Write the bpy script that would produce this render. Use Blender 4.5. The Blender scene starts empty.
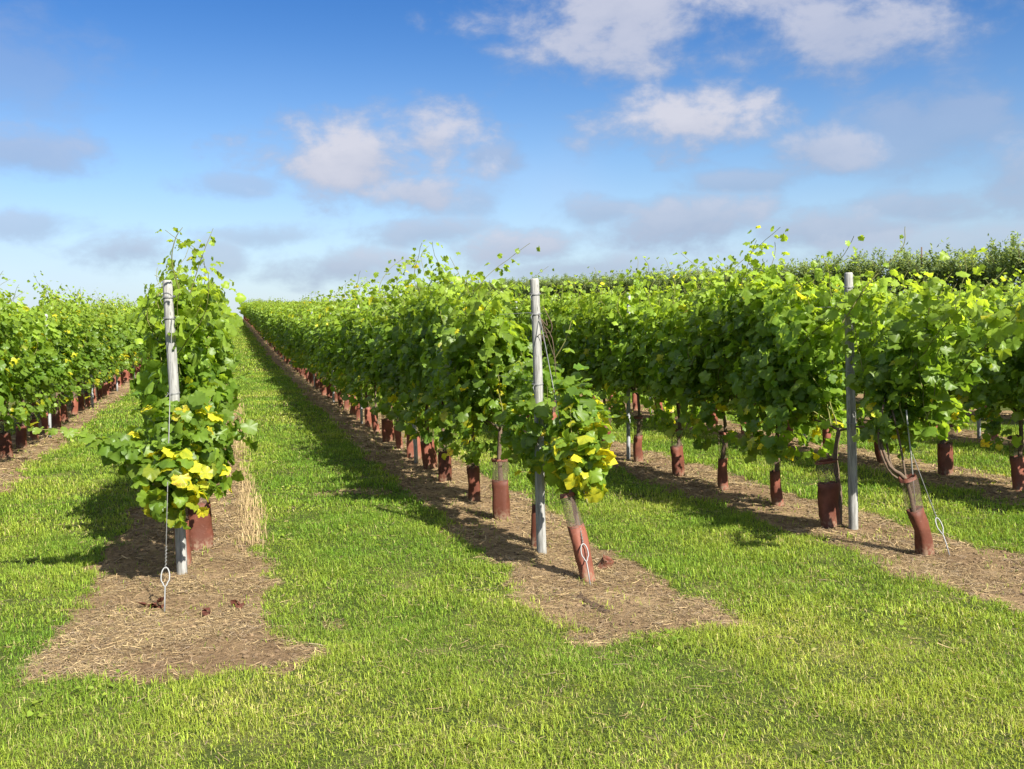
import bpy, math, random
import numpy as np
from mathutils import Matrix, Vector

random.seed(7)
RNG = np.random.default_rng(7)
C = bpy.context.scene.collection
R = math.radians

# ------------------------------------------------------------------ camera
cam_d = bpy.data.cameras.new('camera')
cam = bpy.data.objects.new('camera', cam_d)
C.objects.link(cam)
cam_d.sensor_width = 36.0
cam_d.lens = 36.0 * 1000.0 / 1024.0
cam_d.clip_start = 0.05
cam_d.clip_end = 3000.0
cam.matrix_world = (Matrix.Translation((0, 0, 1.65)) @ Matrix.Rotation(-0.27693, 4, 'Z')
                    @ Matrix.Rotation(math.pi / 2 - 0.0614, 4, 'X') @ Matrix.Rotation(R(-1.2), 4, 'Z'))
bpy.context.scene.camera = cam

# ------------------------------------------------------------------ sun, sky
SUN_AZ, SUN_EL = 158.0, 40.0          # degrees clockwise from the row direction (+Y)
sun_d = bpy.data.lights.new('sun', 'SUN')
sun_d.energy = 5.0
sun_d.angle = R(0.53)
sun_d.color = (1.0, 0.95, 0.86)
sun = bpy.data.objects.new('sun', sun_d)
C.objects.link(sun)
sv = Vector((math.sin(R(SUN_AZ)) * math.cos(R(SUN_EL)), math.cos(R(SUN_AZ)) * math.cos(R(SUN_EL)), math.sin(R(SUN_EL))))
sun.rotation_euler = sv.to_track_quat('Z', 'Y').to_euler()

sc = bpy.context.scene
sc.view_settings.view_transform = 'Standard'
sc.view_settings.look = 'None'
sc.view_settings.gamma = 1.0
sc.view_settings.use_curve_mapping = False
sc.view_settings.exposure = 1.45
sc.cycles.max_bounces = 8
sc.cycles.diffuse_bounces = 5
sc.cycles.glossy_bounces = 2
sc.cycles.transmission_bounces = 4
sc.cycles.transparent_max_bounces = 8
sc.cycles.caustics_reflective = False
sc.cycles.caustics_refractive = False

world = bpy.data.worlds.new('World')
sc.world = world
world.use_nodes = True
wt = world.node_tree
wt.nodes.clear()


class NT:
    """a few shorthands for building node trees"""
    def __init__(self, tree):
        self.t = tree

    def n(self, kind, **kw):
        nd = self.t.nodes.new(kind)
        for k, v in kw.items():
            setattr(nd, k, v)
        return nd

    def put(self, sock, v):
        if isinstance(v, bpy.types.NodeSocket):
            self.t.links.new(v, sock)
        elif v is not None:
            sock.default_value = v

    def m(self, op, a, b=None, c=None, clamp=False):
        nd = self.n('ShaderNodeMath', operation=op, use_clamp=clamp)
        self.put(nd.inputs[0], a)
        if b is not None:
            self.put(nd.inputs[1], b)
        if c is not None:
            self.put(nd.inputs[2], c)
        return nd.outputs[0]

    def mix(self, f, a, b, blend='MIX'):
        nd = self.n('ShaderNodeMix', data_type='RGBA', blend_type=blend)
        self.put(nd.inputs[0], f)
        self.put(nd.inputs[6], a if not isinstance(a, tuple) else (*a, 1)[:4])
        self.put(nd.inputs[7], b if not isinstance(b, tuple) else (*b, 1)[:4])
        return nd.outputs[2]

    def smooth(self, v, lo, hi, a=0.0, b=1.0):
        nd = self.n('ShaderNodeMapRange', interpolation_type='SMOOTHSTEP')
        self.put(nd.inputs[0], v)
        for i, q in enumerate((lo, hi, a, b)):
            self.put(nd.inputs[1 + i], q)
        return nd.outputs[0]

    def noise(self, vec, scale, detail=4.0, rough=0.55, dist=0.0):
        nd = self.n('ShaderNodeTexNoise')
        if vec is not None:
            self.put(nd.inputs['Vector'], vec)
        nd.inputs['Scale'].default_value = scale
        nd.inputs['Detail'].default_value = detail
        nd.inputs['Roughness'].default_value = rough
        nd.inputs['Distortion'].default_value = dist
        return nd.outputs[0]


w = NT(wt)
sky = w.n('ShaderNodeTexSky', sky_type='NISHITA', sun_disc=False)
sky.sun_elevation = R(SUN_EL)
sky.sun_rotation = R(SUN_AZ)
sky.air_density = 1.0
sky.dust_density = 0.6
sky.ozone_density = 2.2
tc = w.n('ShaderNodeTexCoord')
sep = w.n('ShaderNodeSeparateXYZ')
wt.links.new(tc.outputs['Generated'], sep.inputs[0])
deg = 180 / math.pi
AZ = w.m('MULTIPLY', w.m('ARCTAN2', sep.outputs[0], sep.outputs[1]), deg)
EL = w.m('MULTIPLY', w.m('ARCSINE', sep.outputs[2]), deg)
# deeper blue aloft, paler near the horizon
hs = w.n('ShaderNodeHueSaturation')
wt.links.new(sky.outputs[0], hs.inputs['Color'])
hs.inputs['Saturation'].default_value = 1.25
cv = w.n('ShaderNodeCombineXYZ')
w.put(cv.inputs[0], w.m('MULTIPLY', AZ, 0.085))
w.put(cv.inputs[1], w.m('MULTIPLY', EL, 0.135))
nz = w.noise(cv.outputs[0], 2.8, 7.0, 0.60, 0.15)
nz_low = w.noise(cv.outputs[0], 0.7, 3.0, 0.5)
# cumulus patches: azimuth, elevation, half width, half height (degrees), opacity, brightness
CLOUDS = [
    (22.5, 17.0, 6.5, 3.0, .85, 1.0), (34.2, 15.0, 4.6, 2.1, .8, .9), (36.0, 17.2, 7.5, 1.7, .75, .85),
    (8.0, 9.3, 5.6, 1.9, .95, .92), (11.6, 10.2, 2.2, 1.5, .9, .95), (10.8, 7.5, 2.9, 1.2, .85, .85), (26.1, 10.8, 4.9, 1.6, .95, 1.0),
    (32.8, 8.8, 2.7, 1.3, .75, .8), (38.5, 9.6, 4.4, 2.2, .45, .55), (-9.8, 9.2, 3.0, 1.1, .6, .45),
    (-9.6, 13.1, 3.8, 2.2, .3, .5), (-4.8, 4.2, 2.2, .9, .65, .45), (-.4, 3.9, 1.6, 1.1, .55, .45),
    (6.3, 3.3, 3.9, .9, .7, .5), (11.4, 5.2, 3.2, .8, .65, .5), (16.5, 4.2, 3.6, 1.0, .8, .7),
    (26.1, 5.3, 4.8, 1.3, .75, .5), (33.0, 4.6, 4.8, 1.1, .7, .5), (21.1, 6.1, 2.6, .7, .6, .5),
    (14.9, 9.3, 1.9, .8, .6, .5), (1.0, 7.8, 2.8, .6, .45, .5), (42.5, 6.7, 2.0, 1.6, .6, .6),
    (38.0, 3.4, 9.0, 1.0, .5, .6), (20.0, 3.0, 5.0, .7, .6, .45), (2.0, 5.0, 3.0, .6, .5, .45), (-9.5, 5.6, 2.6, .6, .5, .45), (29.0, 7.5, 3.0, .6, .55, .5), (38.0, 5.6, 3.5, .8, .6, .5), (12.5, 7.0, 3.0, 1.0, .5, .5), (-30, 9, 8, 3, .8, .9), (62, 12, 9, 3, .8, .9), (-50, 15, 9, 4, .8, .9), (80, 8, 9, 3, .8, .8)]
over = w.m('MULTIPLY', w.smooth(EL, 22.0, 32.0), w.smooth(w.noise(tc.outputs['Generated'], 3.0, 5.0, .6), .40, .60, .25, .9))   # unseen broken cloud overhead, added as fill light for the shaded foliage
dens = None
brit = None


def w_br(b):
    return b - .08


for (a0, e0, wd, ht, op, br) in CLOUDS:
    wd, ht = wd * 1.25, ht * 1.3
    dx = w.m('MULTIPLY', w.m('SUBTRACT', AZ, a0), 1 / wd)
    dy = w.m('MULTIPLY', w.m('SUBTRACT', EL, e0), 1 / ht)
    r2 = w.m('ADD', w.m('MULTIPLY', dx, dx), w.m('MULTIPLY', dy, dy))
    fall = w.m('SUBTRACT', 1.0, w.m('SQRT', r2))
    v = w.m('ADD', fall, w.m('MULTIPLY', w.m('SUBTRACT', nz, 0.5), 2.9))
    d = w.m('MULTIPLY', w.smooth(v, -0.32, 0.74), op)
    # tops lighter than undersides
    b = w.m('MULTIPLY', d, w.m('MULTIPLY_ADD', w.m('ADD', dy, w.m('MULTIPLY', w.m('SUBTRACT', nz, .5), 2.5)), 0.42, w_br(br), clamp=True))
    dens = d if dens is None else w.m('MAXIMUM', dens, d)
    brit = b if brit is None else w.m('MAXIMUM', brit, b)
veil = w.m('MULTIPLY', w.smooth(nz_low, 0.42, 0.75), w.smooth(EL, 16.0, 2.0, 0.0, 0.35))
cloud_col = w.mix(brit, (1.62, 2.02, 2.95), (3.75, 3.75, 4.2))
aloft = w.mix(w.smooth(EL, 8.0, 19.5), (.72, .70, .77), (.35, .50, .70))
aloft = w.mix(w.smooth(EL, 22.0, 34.0), aloft, (.75, .85, 1.0))  # sky above the view kept brighter to add fill light
base = w.mix(1.0, hs.outputs[0], aloft, 'MULTIPLY')
base = w.mix(w.smooth(EL, 9.0, 1.0, 0.0, 0.5), base, (2.8, 3.9, 5.25))
base = w.mix(veil, base, (2.95, 3.65, 5.1))
skyc = w.mix(dens, base, cloud_col)
skyc = w.mix(over, skyc, (6.6, 6.4, 6.8))
bg = w.n('ShaderNodeBackground')
wt.links.new(skyc, bg.inputs[0])
bg.inputs[1].default_value = 0.07
wo = w.n('ShaderNodeOutputWorld')
wt.links.new(bg.outputs[0], wo.inputs[0])


# ------------------------------------------------------------------ helpers
def hash2(ix, iy, seed):
    h = (ix.astype(np.int64) * 374761393 + iy.astype(np.int64) * 668265263 + seed * 2147483647) & 0xffffffff
    h = ((h ^ (h >> 13)) * 1274126177) & 0xffffffff
    h = h ^ (h >> 16)
    return (h & 0xffff) / 65535.0


def vnoise(x, y, seed=0):
    ix, iy = np.floor(x), np.floor(y)
    fx, fy = x - ix, y - iy
    fx, fy = fx * fx * (3 - 2 * fx), fy * fy * (3 - 2 * fy)
    a, b = hash2(ix, iy, seed), hash2(ix + 1, iy, seed)
    c, d = hash2(ix, iy + 1, seed), hash2(ix + 1, iy + 1, seed)
    return (a * (1 - fx) + b * fx) * (1 - fy) + (c * (1 - fx) + d * fx) * fy


def fbm(x, y, seed=0, octaves=4):
    s, amp, tot = 0.0, 1.0, 0.0
    for i in range(octaves):
        s = s + amp * vnoise(x * 2 ** i, y * 2 ** i, seed + i * 17)
        tot += amp
        amp *= 0.5
    return s / tot


_ty = np.array([-400, -60, 0, 12, 20, 32, 42, 52, 60, 72, 83, 100, 115, 131, 140, 155, 180, 260, 420, 3000.])
_tz = np.array([-3, -1., 0, 0, .04, .19, .42, .70, .96, 1.33, 1.68, 2.17, 2.55, 2.86, 2.95, 2.9, 2.3, -1, -9, -60.])
_dy = np.arange(-400, 800, 1.0)
_dz = np.interp(_dy, _ty, _tz)
_k = np.hanning(13)
_k /= _k.sum()
_dz = np.convolve(np.pad(_dz, 6, mode='edge'), _k, mode='valid')
_dz -= np.interp(6.0, _dy, _dz)


def terrain(y):
    return np.interp(y, _dy, _dz)


ROWS = [-5.37, -2.86, -0.34, 2.17, 4.57, 7.04, 9.55, 12.02, 14.5, 17.0]       # lateral position of each vine row
ROW_END = 129.0
STRIP_START = [4.9, 4.9, 4.98, 4.68, 4.35, 4.5, 4.5, 4.5, 4.5, 4.5]


def bare_mask(x, y):
    """how bare (0 grass .. 1 soil) the ground is: a strip along each row"""
    x, y = np.asarray(x, float), np.asarray(y, float)
    n1 = fbm(x * 1.3 + 3, y * 1.3, 11, 4) - 0.5
    n2 = fbm(x * 5.0, y * 5.0, 23, 3) - 0.5
    best = np.zeros_like(x)
    for L, s in zip(ROWS, STRIP_START):
        half = 0.47 + 0.32 * n1 + 0.30 * n2
        if L == -0.34:
            half = half + 0.05 + 0.17 * np.exp(-np.clip(y - 4.9, 0, 9) / 1.2)
        e = np.minimum((half - np.abs(x - L)) / 0.07, (y - s + 0.5 * n1 + 0.25 * n2) / 0.08)
        best = np.maximum(best, np.clip(0.5 + 0.5 * e, 0, 1))
    best = best * (y < ROW_END + 2)
    worn = fbm(x * 0.9 + 40, y * 0.9, 61, 4)
    best = np.maximum(best, np.clip((worn - 0.76) / 0.05, 0, 1) * 0.5)      # worn patches in the turf
    return np.maximum(best, np.clip((y - 123) / 3, 0, 1) * np.clip((150 - y) / 2, 0, 1))


def ground_z(x, y):
    x, y = np.asarray(x, float), np.asarray(y, float)
    n = fbm(x * 2.2, y * 2.2, 5, 3) - 0.5
    return terrain(y) + 0.05 * n * (np.abs(x) < 60) + 0.02 * (vnoise(x * .7, y * .7, 9) - .5)


def mesh_np(name, V, F=None, loops=None, starts=None, color=None, mats=(), smooth=False):
    """a mesh from numpy arrays: F is (n,3) or (n,4), or loops+starts for mixed polygons"""
    me = bpy.data.meshes.new(name)
    V = np.asarray(V, np.float32)
    if F is not None:
        F = np.asarray(F, np.int32)
        loops = F.ravel()
        starts = np.arange(0, loops.size, F.shape[1], dtype=np.int32)
    me.vertices.add(len(V))
    me.vertices.foreach_set('co', V.ravel())
    me.loops.add(len(loops))
    me.loops.foreach_set('vertex_index', np.asarray(loops, np.int32))
    me.polygons.add(len(starts))
    me.polygons.foreach_set('loop_start', np.asarray(starts, np.int32))
    me.polygons.foreach_set('use_smooth', np.full(len(starts), smooth, dtype=bool))
    if color is not None:
        at = me.attributes.new('tint', 'FLOAT_COLOR', 'POINT')
        c4 = np.ones((len(V), 4), np.float32)
        c4[:, :3] = color
        at.data.foreach_set('color', c4.ravel())
    for m in mats:
        me.materials.append(m)
    me.update(calc_edges=True)
    return me


def link(name, me, parent=None, loc=(0, 0, 0)):
    o = bpy.data.objects.new(name, me)
    C.objects.link(o)
    o.location = loc
    if parent is not None:
        o.parent = parent
    return o


def tag(o, label=None, cat=None, group=None, kind=None):
    if label:
        o['label'] = label
    if cat:
        o['category'] = cat
    if group:
        o['group'] = group
    if kind:
        o['kind'] = kind
    return o


def thing(name, label, cat, loc, rotz=0.0, group=None):
    o = bpy.data.objects.new(name, None)
    C.objects.link(o)
    o.location = loc
    o.rotation_euler = (0, 0, rotz)
    o.empty_display_size = 0.1
    return tag(o, label, cat, group)


class MB:
    """collects tubes and surfaces into one mesh"""
    def __init__(self):
        self.v, self.l, self.s, self.c = [], [], [], []
        self.nv = self.nl = 0

    def add(self, V, polys, col=(1, 0, 0)):
        V = np.asarray(V, float)
        self.v.append(V)
        self.c.append(np.tile(np.asarray(col, float), (len(V), 1)))
        for p in polys:
            self.s.append(self.nl)
            self.l.extend(int(i) + self.nv for i in p)
            self.nl += len(p)
        self.nv += len(V)

    def tube(self, pts, rad, sides=6, cap=True, col=(1, 0, 0)):
        pts = np.asarray(pts, float)
        n = len(pts)
        rad = np.broadcast_to(np.asarray(rad, float), (n,))
        t = np.gradient(pts, axis=0)
        t /= np.linalg.norm(t, axis=1)[:, None] + 1e-9
        up = np.array([0, 0, 1.0]) if abs(t[0][2]) < 0.9 else np.array([1.0, 0, 0])
        V = []
        u = np.cross(up, t[0])
        for i in range(n):
            u = u - t[i] * np.dot(u, t[i])
            u /= np.linalg.norm(u) + 1e-9
            b = np.cross(t[i], u)
            a = np.arange(sides) * 2 * np.pi / sides
            V.append(pts[i] + rad[i] * (np.cos(a)[:, None] * u + np.sin(a)[:, None] * b))
        V = np.concatenate(V)
        P = []
        for i in range(n - 1):
            for j in range(sides):
                k = (j + 1) % sides
                P.append((i * sides + j, i * sides + k, (i + 1) * sides + k, (i + 1) * sides + j))
        if cap:
            P.append(tuple(range(sides))[::-1])
            P.append(tuple((n - 1) * sides + j for j in range(sides)))
        self.add(V, P, col)
        return self

    def mesh(self, name, mats, smooth=True):
        return mesh_np(name, np.concatenate(self.v), loops=np.array(self.l), starts=np.array(self.s),
                       color=np.concatenate(self.c), mats=mats, smooth=smooth)


def spline(ctrl, n):
    """Catmull-Rom through control points"""
    P = np.asarray(ctrl, float)
    P = np.vstack([2 * P[0] - P[1], P, 2 * P[-1] - P[-2]])
    out = []
    for u in np.linspace(0, len(P) - 3 - 1e-6, n):
        i = int(u)
        t = u - i
        p0, p1, p2, p3 = P[i:i + 4]
        out.append(.5 * (2 * p1 + (p2 - p0) * t + (2 * p0 - 5 * p1 + 4 * p2 - p3) * t * t + (3 * p1 - p0 - 3 * p2 + p3) * t ** 3))
    return np.array(out)


# ------------------------------------------------------------------ materials
def new_mat(name):
    m = bpy.data.materials.new(name)
    m.use_nodes = True
    m.node_tree.nodes.clear()
    return m, NT(m.node_tree)


def finish(m, t, col, rough=0.6, spec=0.3, bump=None, trans=None, trans_f=0.0, bump_s=0.3, bump_d=0.01):
    p = t.n('ShaderNodeBsdfPrincipled')
    t.put(p.inputs['Base Color'], col if not isinstance(col, tuple) else (*col, 1)[:4])
    t.put(p.inputs['Roughness'], rough)
    t.put(p.inputs['Specular IOR Level'], spec)
    if bump is not None:
        b = t.n('ShaderNodeBump')
        b.inputs['Strength'].default_value = bump_s
        b.inputs['Distance'].default_value = bump_d
        t.put(b.inputs['Height'], bump)
        t.put(p.inputs['Normal'], b.outputs[0])
    out = t.n('ShaderNodeOutputMaterial')
    if trans is not None:
        tr = t.n('ShaderNodeBsdfTranslucent')
        t.put(tr.inputs[0], trans)
        mx = t.n('ShaderNodeMixShader')
        t.put(mx.inputs[0], trans_f)
        m.node_tree.links.new(p.outputs[0], mx.inputs[1])
        m.node_tree.links.new(tr.outputs[0], mx.inputs[2])
        m.node_tree.links.new(mx.outputs[0], out.inputs[0])
    else:
        m.node_tree.links.new(p.outputs[0], out.inputs[0])
    return m


def attr(t, name='tint'):
    a = t.n('ShaderNodeAttribute', attribute_name=name)
    s = t.n('ShaderNodeSeparateColor')
    t.t.links.new(a.outputs['Color'], s.inputs[0])
    return s.outputs


def leaf_material(name, dark, young_or_lit, yellow, trans_mul=2.5, rough=0.43, spec=0.34, trans_f=0.48):
    m, t = new_mat(name)
    a = attr(t)
    oi = t.n('ShaderNodeObjectInfo')
    col = t.mix(a[1], dark, young_or_lit)
    tcl = t.n('ShaderNodeTexCoord')
    blotch = t.noise(tcl.outputs['Object'], 26.0, 3.0, 0.6)
    col = t.mix(t.m('MULTIPLY', a[2], t.smooth(blotch, .28, .58, .35, 1.0)), col, yellow)
    brown = t.smooth(t.m('MULTIPLY', a[2], t.noise(tcl.outputs['Object'], 60.0, 3.0, 0.6)), .46, .62, 0.0, .7)
    col = t.mix(brown, col, (.20, .11, .03))
    br = t.m('MULTIPLY', a[0], t.m('MULTIPLY_ADD', oi.outputs['Random'], 0.22, 0.89))
    tcn = t.n('ShaderNodeTexCoord')
    nzz = t.noise(tcn.outputs['Object'], 22.0, 3.0, 0.6)
    br = t.m('MULTIPLY', br, t.m('MULTIPLY_ADD', nzz, 0.5, 0.75))
    vm = t.n('ShaderNodeVectorMath', operation='SCALE')
    t.put(vm.inputs[0], col)
    t.put(vm.inputs['Scale'], br)
    vm2 = t.n('ShaderNodeVectorMath', operation='MULTIPLY')
    t.put(vm2.inputs[0], vm.outputs[0])
    vm2.inputs[1].default_value = (trans_mul * 1.12, trans_mul, trans_mul * 0.5)
    return finish(m, t, vm.outputs[0], rough, spec, trans=vm2.outputs[0], trans_f=trans_f)


M_LEAF = leaf_material('grape_leaf', (.078, .150, .017), (.212, .298, .034), (.60, .54, .030))
M_ORCH = leaf_material('orchard_leaf', (.105, .155, .056), (.215, .270, .105), (.3, .3, .1), rough=0.6, spec=0.2, trans_f=0.42)
M_GRASS = leaf_material('grass_blade', (.104, .192, .018), (.295, .340, .044), (.43, .36, .17), rough=0.6, spec=0.15, trans_f=0.3)
M_STRAW = leaf_material('straw', (.14, .09, .045), (.40, .30, .155), (.20, .16, .12), trans_mul=1.0, rough=0.8, spec=0.1, trans_f=0.1)
M_SCRAP = leaf_material('dead_leaf', (.085, .026, .018), (.16, .085, .045), (.3, .2, .1), trans_mul=1.0, rough=0.7, spec=0.2, trans_f=0.2)


def cane_mat():
    m, t = new_mat('vine_wood')
    a = attr(t)
    tcn = t.n('ShaderNodeTexCoord')
    n = t.noise(tcn.outputs['Object'], 60.0, 4.0)
    wood = t.mix(n, (.045, .030, .020), (.17, .12, .08))
    green = t.mix(n, (.10, .14, .03), (.22, .20, .06))
    return finish(m, t, t.mix(a[1], wood, green), 0.8, 0.2, bump=n)


M_CANE = cane_mat()


def ground_mat(name):
    m, t = new_mat(name)
    g = t.n('ShaderNodeNewGeometry')
    a = attr(t)
    n1 = t.noise(g.outputs['Position'], 2.3, 5.0, 0.6)
    n2 = t.noise(g.outputs['Position'], 28.0, 5.0, 0.65)
    n3 = t.noise(g.outputs['Position'], 140.0, 3.0, 0.7)
    n4 = t.noise(g.outputs['Position'], 0.35, 3.0, 0.5)
    grass = t.mix(n2, (.030, .045, .010), (.085, .112, .020))
    grass = t.mix(t.smooth(n3, .45, .7, 0, .8), grass, (.022, .030, .008))
    grass = t.mix(t.smooth(n1, .45, .75), grass, (.15, .145, .048))
    soil = t.mix(t.smooth(n2, .25, .75), (.085, .053, .029), (.25, .17, .09))
    soil = t.mix(t.smooth(n1, .40, .72), soil, (.32, .225, .12))
    soil = t.mix(t.smooth(n3, .50, .75), soil, (.38, .28, .155))
    soil = t.mix(t.smooth(n4, .42, .62, 0.0, 0.6), soil, (.15, .095, .052))
    edge = t.m('ADD', a[0], t.m('MULTIPLY', t.m('SUBTRACT', n2, .5), 0.9))
    col = t.mix(t.smooth(edge, .30, .62), grass, soil)
    h = t.m('ADD', n2, t.m('MULTIPLY', n3, 0.5))
    return finish(m, t, col, 0.95, 0.1, bump=h, bump_s=0.9, bump_d=0.03)


M_GROUND = ground_mat('turf_and_soil')


def post_mat(name, c0, c1, streak=(3, 3, 0.35)):
    m, t = new_mat(name)
    tcn = t.n('ShaderNodeTexCoord')
    mp = t.n('ShaderNodeMapping')
    mp.inputs['Scale'].default_value = (30, 30, 2.5)
    t.t.links.new(tcn.outputs['Object'], mp.inputs[0])
    n = t.noise(mp.outputs[0], 1.6, 6.0, 0.65)
    sp = t.noise(tcn.outputs['Object'], 35.0, 4.0, 0.6)
    big = t.noise(tcn.outputs['Object'], 5.0, 3.0)
    col = t.mix(t.smooth(n, .3, .7), c0, c1)
    col = t.mix(t.smooth(sp, .64, .74, 0, .8), col, (.10, .09, .075))
    col = t.mix(t.smooth(n, .60, .66, 0, .85), col, (.045, .04, .034))
    col = t.mix(t.smooth(big, .50, .75, 0, .55), col, (.30, .30, .24))
    return finish(m, t, col, 0.85, 0.15, bump=n, bump_s=0.7, bump_d=0.006)


M_POST = post_mat('weathered_post', (.115, .112, .10), (.33, .325, .305))
M_STAKE = post_mat('pale_stake', (.22, .23, .235), (.34, .35, .35))


def plastic_mat(name, c0, c1):
    m, t = new_mat(name)
    tcn = t.n('ShaderNodeTexCoord')
    oi = t.n('ShaderNodeObjectInfo')
    n = t.noise(tcn.outputs['Object'], 9.0, 4.0, 0.55)
    n2 = t.noise(tcn.outputs['Object'], 42.0, 4.0, 0.6)
    off = t.m('MULTIPLY_ADD', oi.outputs['Random'], 0.5, -0.25)
    col = t.mix(t.smooth(t.m('ADD', n, off), .2, .85), c0, c1)
    sepz = t.n('ShaderNodeSeparateXYZ')
    t.t.links.new(tcn.outputs['Object'], sepz.inputs[0])
    # dried mud splashed along the lowest centimetres
    mud = t.m('MULTIPLY', t.smooth(sepz.outputs[2], .11, .0), t.smooth(n2, .38, .62))
    col = t.mix(mud, col, (.17, .12, .075))
    col = t.mix(t.smooth(n2, .60, .75, 0, .35), col, (.24, .125, .095))
    return finish(m, t, col, 0.62, 0.25, bump=n2, bump_s=0.35, bump_d=0.006)


M_SLEEVE = plastic_mat('red_brown_sleeve', (.078, .024, .013), (.205, .068, .041))


def net_mat():
    m, t = new_mat('brown_netting')
    tcn = t.n('ShaderNodeTexCoord')
    n = t.noise(tcn.outputs['Object'], 90.0, 3.0)
    wv = t.n('ShaderNodeTexWave', wave_type='BANDS', bands_direction='DIAGONAL')
    t.t.links.new(tcn.outputs['Object'], wv.inputs['Vector'])
    wv.inputs['Scale'].default_value = 60.0
    p = t.n('ShaderNodeBsdfPrincipled')
    t.put(p.inputs['Base Color'], t.mix(n, (.09, .055, .04), (.19, .13, .095)))
    p.inputs['Roughness'].default_value = 0.6
    tr = t.n('ShaderNodeBsdfTransparent')
    mx = t.n('ShaderNodeMixShader')
    t.put(mx.inputs[0], t.smooth(wv.outputs['Fac'], .35, .8, .10, .60))
    t.t.links.new(tr.outputs[0], mx.inputs[1])
    t.t.links.new(p.outputs[0], mx.inputs[2])
    o = t.n('ShaderNodeOutputMaterial')
    t.t.links.new(mx.outputs[0], o.inputs[0])
    return m


M_NET = net_mat()


def metal_mat(name, col, rough, metallic):
    m, t = new_mat(name)
    tcn = t.n('ShaderNodeTexCoord')
    n = t.noise(tcn.outputs['Object'], 50.0, 4.0)
    finish(m, t, t.mix(n, tuple(c * .7 for c in col), col), rough, 0.4)
    [x for x in m.node_tree.nodes if x.type == 'BSDF_PRINCIPLED'][0].inputs['Metallic'].default_value = metallic
    return m


M_STEEL = metal_mat('galvanised_steel', (.24, .24, .23), 0.55, 0.4)
M_WIRE = metal_mat('dull_wire', (.33, .33, .32), 0.55, 0.6)

# ------------------------------------------------------------------ ground sheet and bare strips
def axis(parts):
    out = []
    for a, b, s in parts:
        out.extend(np.arange(a, b - 1e-6, s))
    return np.array(out)


xs = np.concatenate([-np.geomspace(900, 16, 28), axis([(-15, -7, .28), (-7, -4, .1), (-4, 9, .065), (9, 19, .12), (19, 34, .5)]), np.geomspace(34, 900, 26)])
ys = [-400., -150., -60., -30., -15., -8., -4., -2., -1.0, -.4]
y = 0.0
while y < 150:
    ys.append(y)
    y += 0.075 if y < 14 else 0.075 * (y / 14) ** 1.35
ys = np.array(ys + list(np.geomspace(152, 900, 30)))
GX, GY = np.meshgrid(xs, ys)
GZ = ground_z(GX, GY)
B = bare_mask(GX, GY)
V = np.stack([GX.ravel(), GY.ravel(), GZ.ravel()], 1)
nx, ny = len(xs), len(ys)
I = np.arange(nx * ny).reshape(ny, nx)
Q = np.stack([I[:-1, :-1], I[:-1, 1:], I[1:, 1:], I[1:, :-1]], -1).reshape(-1, 4)
Bf = B.ravel()[Q].mean(1)
cx = V[Q, 0].mean(1)
cy = V[Q, 1].mean(1)
owner = np.full(len(Q), -1)
for i, L in enumerate(ROWS):
    owner[(np.abs(cx - L) < 0.8) & (Bf > 0.5) & (cy > 4) & (cy < ROW_END + 3)] = i
col = np.stack([B.ravel(), B.ravel() * 0, B.ravel() * 0], 1)


def submesh(name, sel):
    q = Q[sel]
    u, inv = np.unique(q, return_inverse=True)
    return mesh_np(name, V[u], F=inv.reshape(-1, 4), color=col[u], mats=(M_GROUND,), smooth=True)


tag(link('ground', submesh('ground', owner < 0)), kind='structure')
for i in range(len(ROWS)):
    if (owner == i).any():
        tag(link('soil_strip', submesh('soil_strip', owner == i)), kind='structure')


# ------------------------------------------------------------------ grass, straw
def polar_points(r0, r1, density, a0=-24.0, a1=54.0):
    area = 0.5 * (r1 * r1 - r0 * r0) * R(a1 - a0)
    n = int(area * density)
    r = np.sqrt(RNG.uniform(r0 * r0, r1 * r1, n))
    a = np.radians(RNG.uniform(a0, a1, n))
    return r * np.sin(a), r * np.cos(a)


def blades(x, y, h, wd, lean, tint, yaw=None):
    n = len(x)
    z = ground_z(x, y) - 0.004
    yaw = RNG.uniform(0, 2 * np.pi, n) if yaw is None else yaw
    u = np.stack([np.cos(yaw), np.sin(yaw), np.zeros(n)], 1)
    d = np.stack([-np.sin(yaw), np.cos(yaw), np.zeros(n)], 1)
    p = np.stack([x, y, z], 1)
    up = np.array([0, 0, 1.0])
    hh, ww, ll = h[:, None], wd[:, None], lean[:, None]
    mid = p + up * hh * .58 + d * hh * ll * .35
    tip = p + up * hh * np.clip(1 - .42 * ll, .25, 1) + d * hh * ll
    Vb = np.stack([p - u * ww / 2, p + u * ww / 2, mid + u * ww * .42, mid - u * ww * .42, tip], 1).reshape(-1, 3)
    k = np.arange(n)[:, None] * 5
    F = np.concatenate([k + np.array([0, 1, 2]), k + np.array([0, 2, 3]), k + np.array([3, 2, 4])], 0)
    return Vb, F, np.repeat(tint, 5, axis=0)


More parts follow.
